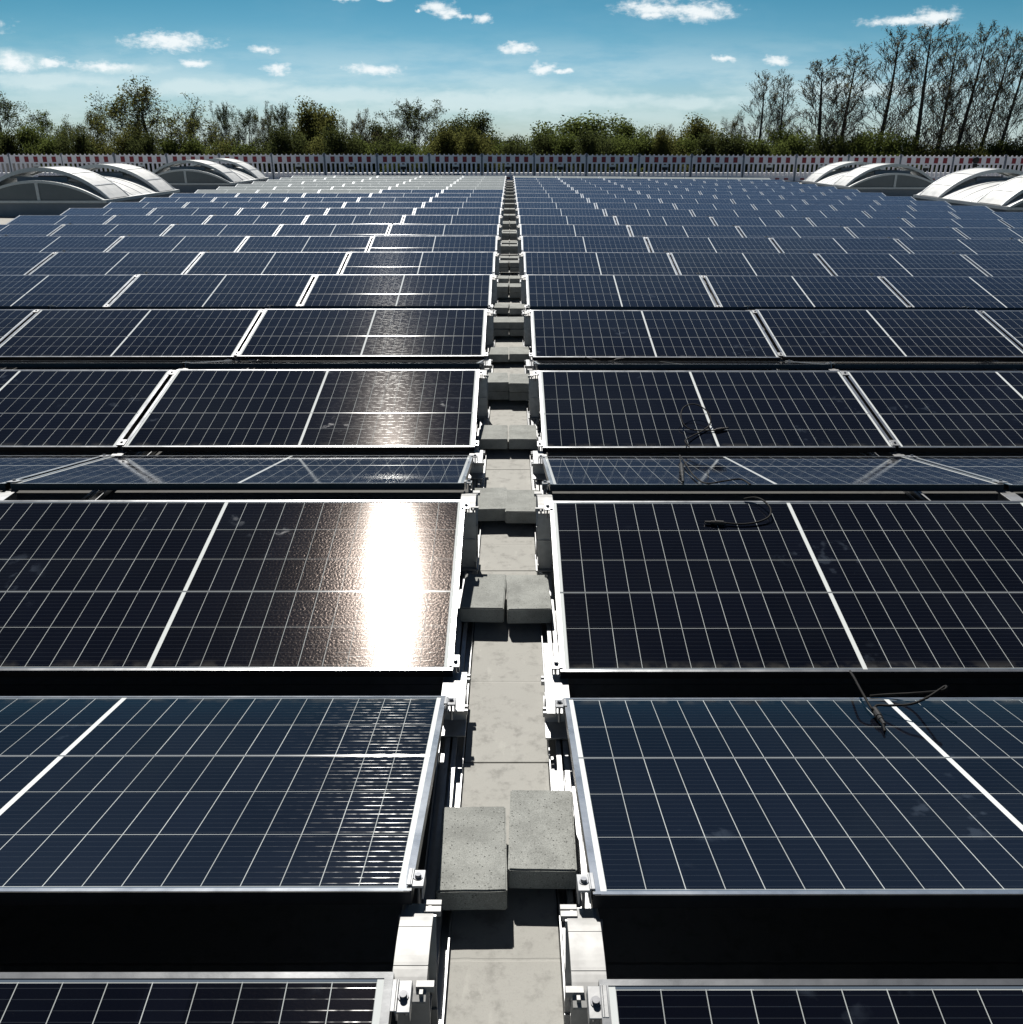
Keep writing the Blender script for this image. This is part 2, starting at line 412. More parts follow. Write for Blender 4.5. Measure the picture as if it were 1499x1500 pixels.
# pale boards laid end to end along the lane
bd = None
for i in range(36):
    y0 = 1.03 + 1.5 * (i - 1)
    if bd is None:
        o = bd = MB().box(-.1462, .1462, .002, 1.496, 0, .010).build('lane_board', M['strip'], bevel=.001, segs=1)
    else:
        o = bd.copy(); col.objects.link(o)
    o.location = (random.Random(i).uniform(-.002, .002), y0, fall(0, y0 + .75) + .0025)
    o['label'] = 'pale grey board in the lane, %s board from the front' % (['nearest', 'second', 'third', 'fourth', 'fifth', 'sixth', 'seventh', 'eighth', 'ninth', 'tenth'][i]) if i < 10 else 'pale grey board far down the lane, half hidden between concrete blocks'
    o['category'] = 'walkway board'; o['group'] = 'pale boards laid along the lane'
# ------------------------------------------------------------------ solar modules
P = 2.6227; RUN = 1.1158; RG = .2209; VG = .1703; Y0 = 1.3259; DZ = .2347; ZR = .4299; ZV = ZR - DZ
TILT = math.atan2(DZ, RUN); FT = .035
AX = .2193; PITCHX = 2.290; GAP = PITCHX - 2 * HALF
def make_module():
    root = empty('solar_module')
    fr = MB()
    wl, ws = .012, .018       # visible lip of long and short frame bars
    for (y0, y1) in ((0, wl), (DEP - wl, DEP)): fr.box(-HALF + ws, HALF - ws, y0, y1, -FT, 0)
    for sx in (-1, 1):
        a, b = sorted((sx * HALF, sx * (HALF - ws))); fr.box(a, b, 0, DEP, -FT, 0.0006)
    # groove line on the outer walls
    for (y0, y1) in ((-.0015, 0), (DEP, DEP + .0015)): fr.box(-HALF + .004, HALF - .004, y0, y1, -.0045, -.0012)
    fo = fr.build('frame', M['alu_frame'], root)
    fo.data.materials.append(M['dark_wall'])      # faces not turned upward get the dark metal, upper lips the silver one
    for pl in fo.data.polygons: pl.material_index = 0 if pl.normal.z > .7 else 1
    me = bpy.data.meshes.new('glass_face')
    x0, x1, y0, y1, zt, zb = -HALF + ws, HALF - ws, wl, DEP - wl, -.0015, -.007
    vs = [(x0, y0, zb), (x1, y0, zb), (x1, y1, zb), (x0, y1, zb), (x0, y0, zt), (x1, y0, zt), (x1, y1, zt), (x0, y1, zt)]
    me.from_pydata(vs, [], [(4, 5, 6, 7), (3, 2, 1, 0), (0, 1, 5, 4), (1, 2, 6, 5), (2, 3, 7, 6), (3, 0, 4, 7)])
    uvl = me.uv_layers.new(name='UVMap')
    for lp in me.loops:
        p = me.vertices[lp.vertex_index].co; uvl.data[lp.index].uv = (p.x, p.y)
    me.materials.append(M['pv']); me.materials.append(M['backsheet'])
    for i, pl in enumerate(me.polygons): pl.material_index = 0 if i == 0 else 1
    gl = bpy.data.objects.new('glass_face', me); col.objects.link(gl); gl.parent = root
    return root, gl
proto, proto_glass = make_module()
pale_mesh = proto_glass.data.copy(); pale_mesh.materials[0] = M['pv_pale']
used = False
random.seed(5)
OFFX = {('T', 0, 1): -.030, ('A', 0, 1): -.018, ('T', 1, 1): -.022, ('A', 1, 1): -.010, ('T', 0, -1): -.006, ('A', 0, -1): .008, ('T', 1, -1): .016, ('A', 1, -1): .006,
        ('R', 0, 1): -.020, ('V', 0, 1): -.019, ('R', 1, 1): -.014, ('R', 0, -1): .003, ('V', 0, -1): .012, ('R', 1, -1): .010}
def add_module(k, kind, s, n, pale):
    """k ridge index, kind 'T' (far edge high) or 'A' (near edge high), s side -1/+1, n module number from the lane"""
    global used
    o = proto if not used else copy_tree(proto)
    used = True
    xc = s * (AX + HALF + n * PITCHX) + OFFX.get((kind, k, s), 0)
    yo = -.014 if s > 0 else 0
    j = random.uniform
    if kind == 'T':
        y = Y0 + k * P - RUN; z = ZV; rz = 0
    else:
        y = Y0 + k * P + RG + RUN; z = ZV; rz = math.pi
    far = k > 2
    o.location = (xc + (j(-.004, .004)), y + yo + j(-.003, .003), z + fall(xc, y + (RUN / 2)) + (j(-.004, .004) if far else j(-.001, .001)))
    sl = -.0075 * min(1, max(0, y - 4) / 16) if s > 0 else 0
    o.rotation_euler = (TILT + j(-.003, .003), -sl * (1 if kind == 'T' else -1) * 1.0 + j(-.001, .001), rz)
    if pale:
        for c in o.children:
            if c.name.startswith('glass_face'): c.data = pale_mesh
    if kind == 'T':
        lb = '%ssolar module, %s %s of the lane, in the %s row facing the camera' % ('pale ' if pale else 'dark ', ORD[n + 1], side(s), ORD[k + 1])
    else:
        lb = 'dark solar module, %s %s of the lane, in the %s row sloping away' % (ORD[n + 1], side(s), ORD[k + 1])
    tag(o, lb, 'solar panel', 'solar modules in rows on the flat roof')
    return o
mods = {}
for k in range(0, 20):
    Yr = Y0 + k * P
    nl = {0: 1, 1: 2, 2: 2, 3: 3, 4: 3, 5: 4, 6: 5}.get(k, 5)
    nr = {0: 1, 1: 2, 2: 2, 3: 3, 4: 4, 5: 4, 6: 5, 7: 5, 8: 6, 9: 7}.get(k, 6)
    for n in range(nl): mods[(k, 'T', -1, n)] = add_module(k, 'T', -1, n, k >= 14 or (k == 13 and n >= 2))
    for n in range(nr): mods[(k, 'T', 1, n)] = add_module(k, 'T', 1, n, k == 19)
for n in (1, 2, 3): add_module(20, 'T', -1, n, True)
for k, c_ in ((0, 2), (1, 2), (2, 3), (3, 3)):
    for s in (-1, 1):
        for n in range(c_): mods[(k, 'A', s, n)] = add_module(k, 'A', s, n, False)
# small type label stuck on the near frame wall of the first sloping row
st = MB().box(.46, .52, DEP + .0016, DEP + .0024, -.016, -.008).box(.46, .515, DEP + .0016, DEP + .0022, -.024, -.021)
st.build('sticker', M['sticker'], mods[(0, 'A', -1, 0)])

# ------------------------------------------------------------------ mounting hardware
def make_rail():
    mb = MB(); L0, L1 = -3.0, 54.0
    # pale extruded channel: web plus upright lips, in three overlapping lengths following the roof
    ysr = [L0 + (L1 - L0) * i / 19 for i in range(20)]
    prof = [(-.045, .004), (.045, .004), (.045, .034), (.041, .034), (.041, .010), (.020, .010), (.020, .050), (.004, .050), (.004, .046), (.014, .046), (.014, .010),
            (-.014, .010), (-.014, .046), (-.004, .046), (-.004, .050), (-.020, .050), (-.020, .010), (-.041, .010), (-.041, .034), (-.045, .034)]
    n = len(prof)
    for y in ysr:
        for p in prof: mb.v.append((p[0], y, p[1] + fall(0, y)))
    for i in range(19):
        for j in range(n): mb.f.append((i * n + j, i * n + (j + 1) % n, (i + 1) * n + (j + 1) % n, (i + 1) * n + j))
    return mb.build('base_rail', M['alu'])
rail = make_rail(); first = True
for s in (-1, 1):
    for n in range(0, 6):
        r_ = rail if first else rail.copy()
        if not first: col.objects.link(r_)
        first = False
        xx = s * .193 if n == 0 else s * (AX + n * PITCHX - GAP / 2)
        r_.location = (xx, 0, .002 - (.0075 * max(0, xx)))
        lb = 'aluminium base rail along the %s edge of the central lane' % side(s) if n == 0 else 'aluminium base rail under the %s module joint %s of the lane' % (ORD[n], side(s))
        tag(r_, lb, 'mounting rail', 'aluminium base rails on the roof deck')

def add_clamp(parent, x, y, z, tilt, out):
    """end clamp beside a module edge; out = +1 clamp body towards +x of the module edge"""
    mt = Matrix.Translation((x, y, z)) @ Matrix.Rotation(tilt, 4, 'X')
    c = MB(); w = .030
    c.box(-w / 2, w / 2, -.032, .032, -.006, .0, mt)
    c.box(-w / 2, -w / 2 + .004, -.032, .032, -.034, -.0062, mt).box(w / 2 - .004, w / 2, -.032, .032, -.034, -.0062, mt)
    c.box(*((-w / 2 - .009, -w / 2 - .0002) if out > 0 else (w / 2 + .0002, w / 2 + .009)), -.032, .032, .0012, .0045, mt)
    c.box(*((-w / 2 - .0001, -w / 2 + .004) if out > 0 else (w / 2 - .004, w / 2 + .0001)), -.032, .032, .0002, .0045, mt)
    cl_ = c.build('end_clamp', M['alu'], parent, bevel=.0008, segs=1)
    b = MB(); b.tube([mt @ Vector((0, 0, 0)), mt @ Vector((0, 0, .010))], .0075, 12).tube([mt @ Vector((0, 0, .0)), mt @ Vector((0, 0, .0022))], .011, 14)
    b.tube([mt @ Vector((0, 0, -.07)), mt @ Vector((0, 0, -.001))], .004, 8)
    b.build('bolt', M['steel'], cl_)
def make_ridge_support(out):
    """aisle version: clamp bodies sit on the lane side of the module edge. local x=0 is the module edge, +x*out towards the lane"""
    root = empty('ridge_support')
    cx = .022 * out
    post = MB(); h = ZR - FT - .012
    # broad curved face plate under the near clamp, facing the camera
    pts = []
    N = 12
    for i in range(N + 1):
        q = i / N; z = .055 + (h - .055) * q; y = .030 - .030 * math.sin(q * math.pi) * .9 + .05 * q
        pts.append((y, z))
    prof = [(y, z) for y, z in pts] + [(y + .005, z) for y, z in reversed(pts)]
    a, b = sorted((-.012 * out + cx - .032 * out, cx + .040 * out))
    post.prism(prof, a, b, 'x')
    for zz in (.16, .235):    # folded ribs
        post.box(a - .0006, b + .0006, .018, .0225, zz, zz + .004)
    post.build('front_post', M['alu'], root)
    p2 = MB(); p2.prism([(-.082, .055), (-.077, .055), (-.050, h), (-.055, h)], a + .006, b - .006, 'x')
    p2.prism([(-.075, .20), (.022, .20), (.022, .206), (-.075, .206)], a + .01, b - .01, 'x')
    p2.build('rear_post', M['alu_dull'], root)
    cap = MB(); yy_ = [-.128 + .256 * i / 16 for i in range(17)]; dr = lambda y: h + .010 - .022 * (abs(y) / .128) ** 2.2
    cap.prism([(y, dr(y)) for y in yy_] + [(y, dr(y) - .006) for y in reversed(yy_)], a + .004, b - .006, 'x')
    cap.box(a + .012, a + .02, -.12, .12, h - .016, h + .0003).box(b - .02, b - .012, -.12, .12, h - .016, h + .0003)
    cap.box(*sorted((cx + .012 * out, cx + .05 * out)), .090, .106, h - .012, h + .004).box(*sorted((cx + .012 * out, cx + .05 * out)), .112, .126, h - .014, h + .002)
    cap.box(*sorted((cx + .012 * out, cx + .05 * out)), -.106, -.090, h - .012, h + .004)
    for yy in (-.055, .045): cap.box(a + .0042, b - .0062, yy - .0010, yy + .0010, dr(yy) - .002, dr(yy) + .0010)
    cap.build('cap_plate', M['plate'], root, bevel=.0004, segs=1)
    foot = MB(); foot.box(a - .004, b + .004, -.11, .075, .0525, .060)
    foot.box(a + .004, a + .010, -.10, .06, .0602, .085).box(b - .010, b - .004, -.10, .06, .0602, .085)
    foot.cyl((cx, -.03), .006, .060, .082, 8).cyl((cx, -.03), .010, .060, .068, 6)
    foot.build('foot_plate', M['alu'], root, bevel=.001, segs=1)
    return root
def ridge_clamps(root, out):
    off = .016 * out
    e = .045
    add_clamp(root, off, -(RG / 2 + e), ZR - math.tan(TILT) * e + .001, TILT, out)
    add_clamp(root, off, (RG / 2 + e), ZR - math.tan(TILT) * e + .001, -TILT, out)
def make_valley_support(out):
    root = empty('valley_support')
    h = ZV - FT - .010; a, b = sorted((-.03 * out, .062 * out))
    sd_ = MB(); sd_.prism([(-.13, .0525), (.13, .0525), (.13, .060), (.035, .060), (.022, h), (-.022, h), (-.035, .060), (-.13, .060)], a, b, 'x')
    sd_.build('saddle', M['alu_dull'], root, bevel=.001, segs=1)
    ca_ = MB(); ca_.box(a + .002, b - .002, -.125, .125, h + .0006, h + .009)
    for yy in (-.112, -.086, .086, .112): ca_.box(*sorted((.030 * out, .072 * out)), yy - .006, yy + .006, h - .012, h + .006)
    ca_.build('cap_plate', M['alu'], root, bevel=.001, segs=1)
    e = .045; off = .016 * out
    add_clamp(root, off, -(VG / 2 + e), ZV + math.tan(TILT) * e + .001, -TILT, out)
    add_clamp(root, off, (VG / 2 + e), ZV + math.tan(TILT) * e + .001, TILT, out)
    return root
def make_mid(kind):
    """support under a joint between two modules of a row: narrow, clamp spans the gap"""
    root = empty('ridge_support' if kind == 'R' else 'valley_support')
    gg, zz, sg = (RG, ZR, 1) if kind == 'R' else (VG, ZV, -1)
    h = zz - FT - .010
    b_ = MB()
    if kind == 'R':
        b_.prism([(.03, .0525), (.036, .0525), (.086, h), (.080, h)], -.04, .04, 'x'); b_.prism([(-.08, .0525), (-.074, .0525), (-.05, h), (-.056, h)], -.036, .036, 'x')
    else:
        b_.prism([(-.12, .0525), (.12, .0525), (.12, .060), (.03, .060), (.02, h), (-.02, h), (-.03, .060), (-.12, .060)], -.04, .04, 'x')
    b_.build('post' if kind == 'R' else 'saddle', M['alu'], root)
    MB().box(-.036, .036, -.12, .12, h + .0006, h + .009).build('cap_plate', M['alu'], root, bevel=.001, segs=1)
    for sy in (-1, 1):
        e = .05
        mt = Matrix.Translation((0, sy * (gg / 2 + e), zz - sg * math.tan(TILT) * e + .0015)) @ Matrix.Rotation(-sy * sg * TILT, 4, 'X')
        c = MB(); w = GAP / 2
        c.box(-w - .010, w + .010, -.035, .035, .0002, .0042, mt).box(-.004, .004, -.03, .03, -.035, .0, mt)
        k_ = c.build('mid_clamp', M['alu'], root, bevel=.0008, segs=1)
        MB().tube([mt @ Vector((0, 0, .004)), mt @ Vector((0, 0, .013))], .0075, 10).tube([mt @ Vector((0, 0, .0042)), mt @ Vector((0, 0, .006))], .011, 12).build('bolt', M['steel'], k_)
    return root
protos = {}
for out in (-1, 1):
    r_ = make_ridge_support(out); ridge_clamps(r_, out); protos[('R', out)] = [r_, False]
    protos[('V', out)] = [make_valley_support(out), False]
protos[('R', 0)] = [make_mid('R'), False]; protos[('V', 0)] = [make_mid('V'), False]
def place_support(kind, out, x, y, label, group):
    e_ = protos[(kind, out)]
    o = e_[0] if not e_[1] else copy_tree(e_[0])
    e_[1] = True
    o.location = (x, y, fall(x, y)); tag(o, label, 'panel support', group)
for k in range(0, 20):
    yr = Y0 + k * P + RG / 2; yv = Y0 + k * P + RG + RUN + VG / 2 + RUN * 0 
    yv = Y0 + k * P + RG + RUN + VG / 2
    for s in (-1, 1):
        yo = -.014 if s > 0 else 0
        place_support('R', -s, s * AX + OFFX.get(('R', k, s), 0), yr + yo, 'tall aluminium support with two clamps, %s lane edge, behind the %s row facing the camera' % (side(s), ORD[k + 1]), 'tall supports along the lane')
        if k < 19:
            place_support('V', -s, s * AX + OFFX.get(('V', k, s), 0), yv + yo, 'low aluminium support with two clamps, %s lane edge, before the %s row facing the camera' % (side(s), ORD[k + 2]), 'low supports along the lane')
        if k <= 8:
            nm = {0: 1, 1: 1, 2: 2, 3: 2, 4: 3, 5: 3, 6: 4}.get(k, 4)
            for n in range(1, nm + 1):
                xm = s * (AX + n * PITCHX - GAP / 2)
                place_support('R', 0, xm + OFFX.get(('R', k, s), 0), yr + yo, 'tall support at the %s joint %s of lane, behind %s camera-facing row' % (ORD[n], side(s), ORD[k + 1]), 'tall supports between modules')
                if k <= 5: place_support('V', 0, xm + OFFX.get(('V', k, s), 0), yv + yo, 'low support at the %s joint %s of lane, before %s camera-facing row' % (ORD[n], side(s), ORD[k + 2]), 'low supports between modules')

# ------------------------------------------------------------------ ballast blocks
def make_block(L, Wd, H_, sd):
    rnd = random.Random(sd)
    bm = bmesh.new(); bmesh.ops.create_cube(bm, size=1)
    for v in bm.verts: v.co = Vector((v.co.x * Wd, v.co.y * L, (v.co.z + .5) * H_))
    bmesh.ops.bevel(bm, geom=list(bm.edges), offset=.0045, segments=2, affect='EDGES')
    bmesh.ops.subdivide_edges(bm, edges=[e for e in bm.edges if e.calc_length() > .05], cuts=7, use_grid_fill=True)
    for v in bm.verts:
        q = v.co * 22 + Vector((sd * 7, 0, 0))
        edge = (abs(v.co.x) > Wd / 2 - .006) + (abs(v.co.y) > L / 2 - .006) + (v.co.z > H_ - .006)
        v.co += mnoise.noise_vector(q) * (.0006 + .0009 * (edge >= 2))
    me = bpy.data.meshes.new('ballast_block'); bm.to_mesh(me); bm.free(); me.materials.append(M['concrete'])
    return me
bmeshes = [make_block(.335, .193, .073, i) for i in range(3)]
rb = random.Random(11)
def block(x, y, z, rz, label, mi=None):
    o = bpy.data.objects.new('ballast_block', bmeshes[mi if mi is not None else rb.randrange(3)]); col.objects.link(o)
    o.location = (x, y, z + fall(x, y)); o.rotation_euler = (0, 0, rz)
    tag(o, label, 'concrete block', 'concrete ballast blocks in the lane'); return o
ZB = .0535
block(-.094, 2.010, ZB, R(1.0), 'large grey concrete block, nearest the camera, left of its pair', 0)
block(.107, 2.085, ZB, R(-1.2), 'large grey concrete block, nearest the camera, right of its pair', 1)
block(-.105, 3.600, ZB, R(-2.0), 'left concrete block of the pair beside the wide sun glare')
block(.095, 3.590, ZB, R(1.0), 'right concrete block of the pair beside the wide sun glare')
block(-.094, 4.735, ZB, R(3.0), 'left concrete block between the second-row ridge supports, lane')
block(.085, 4.700, ZB, R(-1.0), 'right concrete block between the second-row ridge supports, lane')
for k in range(2, 20):
    base = Y0 + k * P
    if k > 1:
        yt = base - .56 + rb.uniform(-.03, .03)      # under the row facing the camera
        for s in (-1, 1):
            block(s * .101 + rb.uniform(-.004, .004), yt + rb.uniform(-.03, .03), ZB, R(rb.uniform(-3, 3)), '%s concrete block of the single pair inside the %s row facing the camera' % (side(s), ORD[k + 1]))
    if k < 19:
        ya = base + .72 + rb.uniform(-.04, .04)
        for s in (-1, 1):
            rr = R(rb.uniform(-4, 4)); xx = s * .099; yy = ya + rb.uniform(-.02, .02)
            block(xx, yy, ZB, rr, 'lower %s concrete block of the stack behind the %s row facing the camera' % (side(s), ORD[k + 1]))
            block(xx + rb.uniform(-.005, .005), yy + rb.uniform(-.02, .02), ZB + .0745, rr + R(rb.uniform(-2, 2)), 'upper %s concrete block of the stack behind the %s row facing the camera' % (side(s), ORD[k + 1]))

# ------------------------------------------------------------------ loose cables
def pix_on_plane(u, v, y_ref, z_ref, slope, lift=0.0):
    d = Vector((u - 749.5, FPX * math.cos(PITCH) + (750 - v) * math.sin(PITCH), (750 - v) * math.cos(PITCH) - FPX * math.sin(PITCH)))
    d.x += .00157 * d.y
    # plane z = z_ref + slope*(y-y_ref) + lift
    C = Vector(CAM)
    tt = (z_ref + lift + slope * (C.y - y_ref) - C.z) / (d.z - slope * d.y)
    return C + d * tt
def spline(pts, n=10):
    out = []
    P_ = [pts[0]] + list(pts) + [pts[-1]]
    for i in range(1, len(P_) - 2):
        a, b, c, d = P_[i - 1:i + 3]
        for j in range(n):
            q = j / n
            out.append(.5 * ((2 * b) + (c - a) * q + (2 * a - 5 * b + 4 * c - d) * q * q + (3 * b - a - 3 * c + d) * q ** 3))
    out.append(pts[-1]); return out
sl = math.tan(TILT)
def rowplane(k, kind):
    if kind == 'T': return (Y0 + k * P - RUN, ZV, sl)
    return (Y0 + k * P + RG, ZR, -sl)
def plug(parent, a, b, name='plug'):
    d = (b - a).normalized(); L = (b - a).length
    mb = MB(); mb.tube([a, a + d * L * .12, a + d * L * .13, a + d * L * .55, a + d * L * .56, a + d * L * .72, a + d * L * .73, b],
                       [.006, .008, .012, .012, .0095, .0095, .007, .006], 10)
    return child(mb, name, M['rubber'], parent)
def cable(label, pl, runs, plugs, name='solar_cable'):
    all_ = [[pix_on_plane(u, v, *pl, lift=h) for (u, v, h) in run] for run in runs]
    root = empty(name, tuple(all_[0][0])); tag(root, label, 'cable', 'loose connector cables on the modules')
    for r_ in all_: child(MB().tube(spline(r_), .0042, 8), 'lead', M['cable'], root, smooth=True)
    for (a, b) in plugs:
        plug(root, pix_on_plane(a[0], a[1], *pl, lift=a[2]), pix_on_plane(b[0], b[1], *pl, lift=b[2]))
cable('black cable with two plugs lying across the first row sloping away', rowplane(0, 'A'),
      [[(1240, 976, .02), (1250, 990, .04), (1262, 1012, .05), (1276, 1036, .03), (1281, 1042, .02)],
       [(1297, 1072, .006), (1294, 1060, .012)],
       [(1281, 1042, .02), (1285, 1034, .02), (1305, 1034, .03), (1335, 1032, .05), (1360, 1022, .07), (1385, 1006, .10), (1381, 1012, .09), (1340, 1016, .03), (1300, 1018, .01), (1275, 1020, .004)]],
      [((1280, 1038, .018), (1296, 1062, .012))])
cable('black cable hooked over the frame of the second row facing the camera', rowplane(1, 'T'),
      [[(1090, 731, .012), (1105, 729, .02), (1118, 733, .03), (1129, 745, .03), (1127, 757, .02), (1110, 765, .012), (1085, 768, .009), (1060, 766, .010)]],
      [((1064, 767, .010), (1033, 765, .011))])
cable('black cable trailing over the second row sloping away, plug hanging down', rowplane(1, 'A'),
      [[(996, 667, .02), (1004, 678, .012), (1016, 696, .006), (1034, 708, .006), (1060, 705, .012), (1085, 702, .012), (1100, 710, .006)],
       [(996, 667, .02), (998, 680, .015)]],
      [((998, 678, .014), (1001, 706, .010))])
cable('black looped cable with plug on the third row facing the camera', rowplane(2, 'T'),
      [[(1010, 655, .02), (1004, 646, .03), (1012, 640, .02), (1028, 632, .012), (1040, 622, .02), (1040, 608, .05), (1028, 596, .07), (1014, 592, .075), (1001, 598, .07), (998, 612, .05), (1006, 626, .025), (1024, 631, .012), (1050, 630, .010)]],
      [((1046, 631, .010), (1067, 627, .012))])
cable('short black cable resting on the near edge of the fourth camera-facing row', rowplane(3, 'T'),
      [[(858, 523, .015), (870, 527, .02), (885, 530, .01), (900, 528, .01), (914, 525, .015)]],
      [((900, 528, .012), (914, 525, .014))])

# ------------------------------------------------------------------ skylights
m, t, out = new_mat('opal_polycarbonate'); q_ = obco(t)
n = t.noise(q_, 3, 4, .6); s_ = t.node('ShaderNodeSeparateXYZ'); t.l.new(q_, s_.inputs[0])
c = t.mix(t.smooth(n, .45, .7), (.60, .615, .615), (.47, .49, .49))
pr(t, out, Base_Color=c, Roughness=.5, Specular_IOR_Level=.35)
M['opal'] = m
M['vault_frame'] = metal('skylight_frame', (.42, .44, .45), .45, .7)
m, t, out = new_mat('gable_glazing'); pr(t, out, Base_Color=t.mix(t.noise(obco(t), 4, 4), (.085, .10, .11), (.12, .14, .15)), Roughness=.25); M['gable'] = m
M['curb'] = matte('curb_membrane', (.20, .22, .24), .75, .2, 3)
M['dark'] = matte('dark_gap', (.02, .02, .02), .8, .1, 5)
def arc(hw, rise, n=20, zo=0):
    rad = (hw * hw + rise * rise) / (2 * rise); a0 = math.asin(hw / rad)
    return [(rad * math.sin(-a0 + 2 * a0 * i / n), rad * math.cos(-a0 + 2 * a0 * i / n) - (rad - rise) + zo) for i in range(n + 1)]
def shell(mb, outer, inner, y0, y1):
    mb.prism(outer + inner[::-1], y0, y1, 'y')
def make_skylight():
    root = empty('barrel_skylight'); HW, RISE, L, CZ = 1.93, .55, 6.3, .40
    cb_ = MB(); cb_.prism([(-HW - .12, -.1), (HW + .12, -.1), (HW + .04, CZ - .02), (-HW - .04, CZ - .02)], 0, L, 'y'); cb_.build('curb', M['curb'], root)
    eg = MB()
    eg.box(-HW - .08, -HW + .06, -.04, L + .04, CZ - .0198, CZ + .07).box(HW - .06, HW + .08, -.04, L + .04, CZ - .0198, CZ + .07)
    eg.box(-HW + .0602, HW - .0602, -.05, .05, CZ - .0196, CZ + .05).box(-HW + .0602, HW - .0602, L - .05, L + .05, CZ - .0196, CZ + .05)
    eg.build('eaves_profile', M['vault_frame'], root)
    # vault panels with gaps under cover strips
    edges = [0.06 + i * (L - .12) / 8 for i in range(9)]
    for i in range(8):
        v_ = MB(); shell(v_, arc(HW - .02, RISE, zo=CZ + .05), arc(HW - .035, RISE - .016, zo=CZ + .05), edges[i] + .012, edges[i + 1] - .012)
        v_.build('vault_panel', M['opal'], root)
    for e in edges:
        r_ = MB(); shell(r_, arc(HW, RISE + .018, zo=CZ + .05), arc(HW - .05, RISE - .03, zo=CZ + .05), e - .022, e + .022)
        r_.build('cover_strip', M['vault_frame'], root)
    for y in (.045, L - .045):     # glazed gables with centre mullion
        g_ = MB(); a_ = arc(HW - .06, RISE - .03, zo=CZ + .05); g_.prism(a_ + [(HW - .06, CZ + .0502), (-HW + .06, CZ + .0502)][:0], y - .01, y + .01, 'y'); g_.build('gable_glass', M['gable'], root)
        f_ = MB(); f_.box(-.045, .045, y - .03, y + .03, CZ + .0503, CZ + .05 + RISE - .035)
        ys_ = -1 if y < 1 else 1
        f_2 = MB(); shell(f_2, arc(HW - .0, RISE + .0, zo=CZ + .06), arc(HW - .13, RISE - .075, zo=CZ + .06), y + ys_ * .035 - .02, y + ys_ * .035 + .02)
        f_.build('mullion', M['vault_frame'], root); f_2.build('gable_arch', M['vault_frame'], root)
    # raised vent flaps at both ends
    for (y0, y1) in ((.32, 1.85), (L - 1.85, L - .32)):
        fl = MB(); shell(fl, arc(HW + .02, RISE + .31, 24, CZ + .09), arc(HW - .03, RISE + .27, 24, CZ + .09), y0 + .06, y1 - .06); f_o = fl.build('vent_flap', M['opal'], root)
        for yy in (y0, y1 - .06):
            b_ = MB(); shell(b_, arc(HW + .05, RISE + .33, 24, CZ + .08), arc(HW - .06, RISE + .22, 24, CZ + .08), yy, yy + .06); b_.build('flap_frame', M['vault_frame'], f_o)
        af = arc(HW + .02, RISE + .318, 24, CZ + .09)
        for jj in (3, 7, 12, 17, 21):
            (xa, za), (xb, zb_) = af[jj - 1], af[jj + 1]; xm, zm = af[jj]; L_ = math.hypot(xb - xa, zb_ - za); ux, uz = (xb - xa) / L_ * .022, (zb_ - za) / L_ * .022
            MB().prism([(xm - ux, zm - uz), (xm + ux, zm + uz), (xm + ux - uz * .5, zm + uz + ux * .5), (xm - ux - uz * .5, zm - uz + ux * .5)], y0 + .062, y1 - .062, 'y').build('flap_rib', M['vault_frame'], f_o)
        for xx in (-.95, .95):
            b_ = MB(); b_.box(xx - .03, xx + .03, y0 + .0602, y1 - .0602, CZ + .05 + RISE * .80 + .16, CZ + .05 + RISE * .8 + .21); b_.build('flap_bar', M['vault_frame'], f_o)
        MB().box(-.75, .75, y0 + .12, y0 + .20, CZ + .56, CZ + .69).build('wind_plate', M['curb'], f_o); MB().box(-.70, .70, y1 - .20, y1 - .12, CZ + .56, CZ + .69).build('wind_plate', M['curb'], f_o)
    return root
sk = make_skylight()
spots = [(-13.95, 28.0, 'barrel skylight nearest on the left, large, two raised vent flaps'), (-13.95, 41.0, 'farther left barrel skylight beside the pale modules, near the barrier fence'),
         (16.15, 39.8, 'farther right barrel skylight, its grey glazed gable half hidden by the next'), (16.15, 26.8, 'nearest right barrel skylight cut by the picture edge')]
for i, (x, y, lb) in enumerate(spots):
    o = sk if i == 0 else copy_tree(sk)
    o.location = (x, y, fall(x, y) + .0); tag(o, lb, 'skylight', 'barrel vault skylights on the roof')

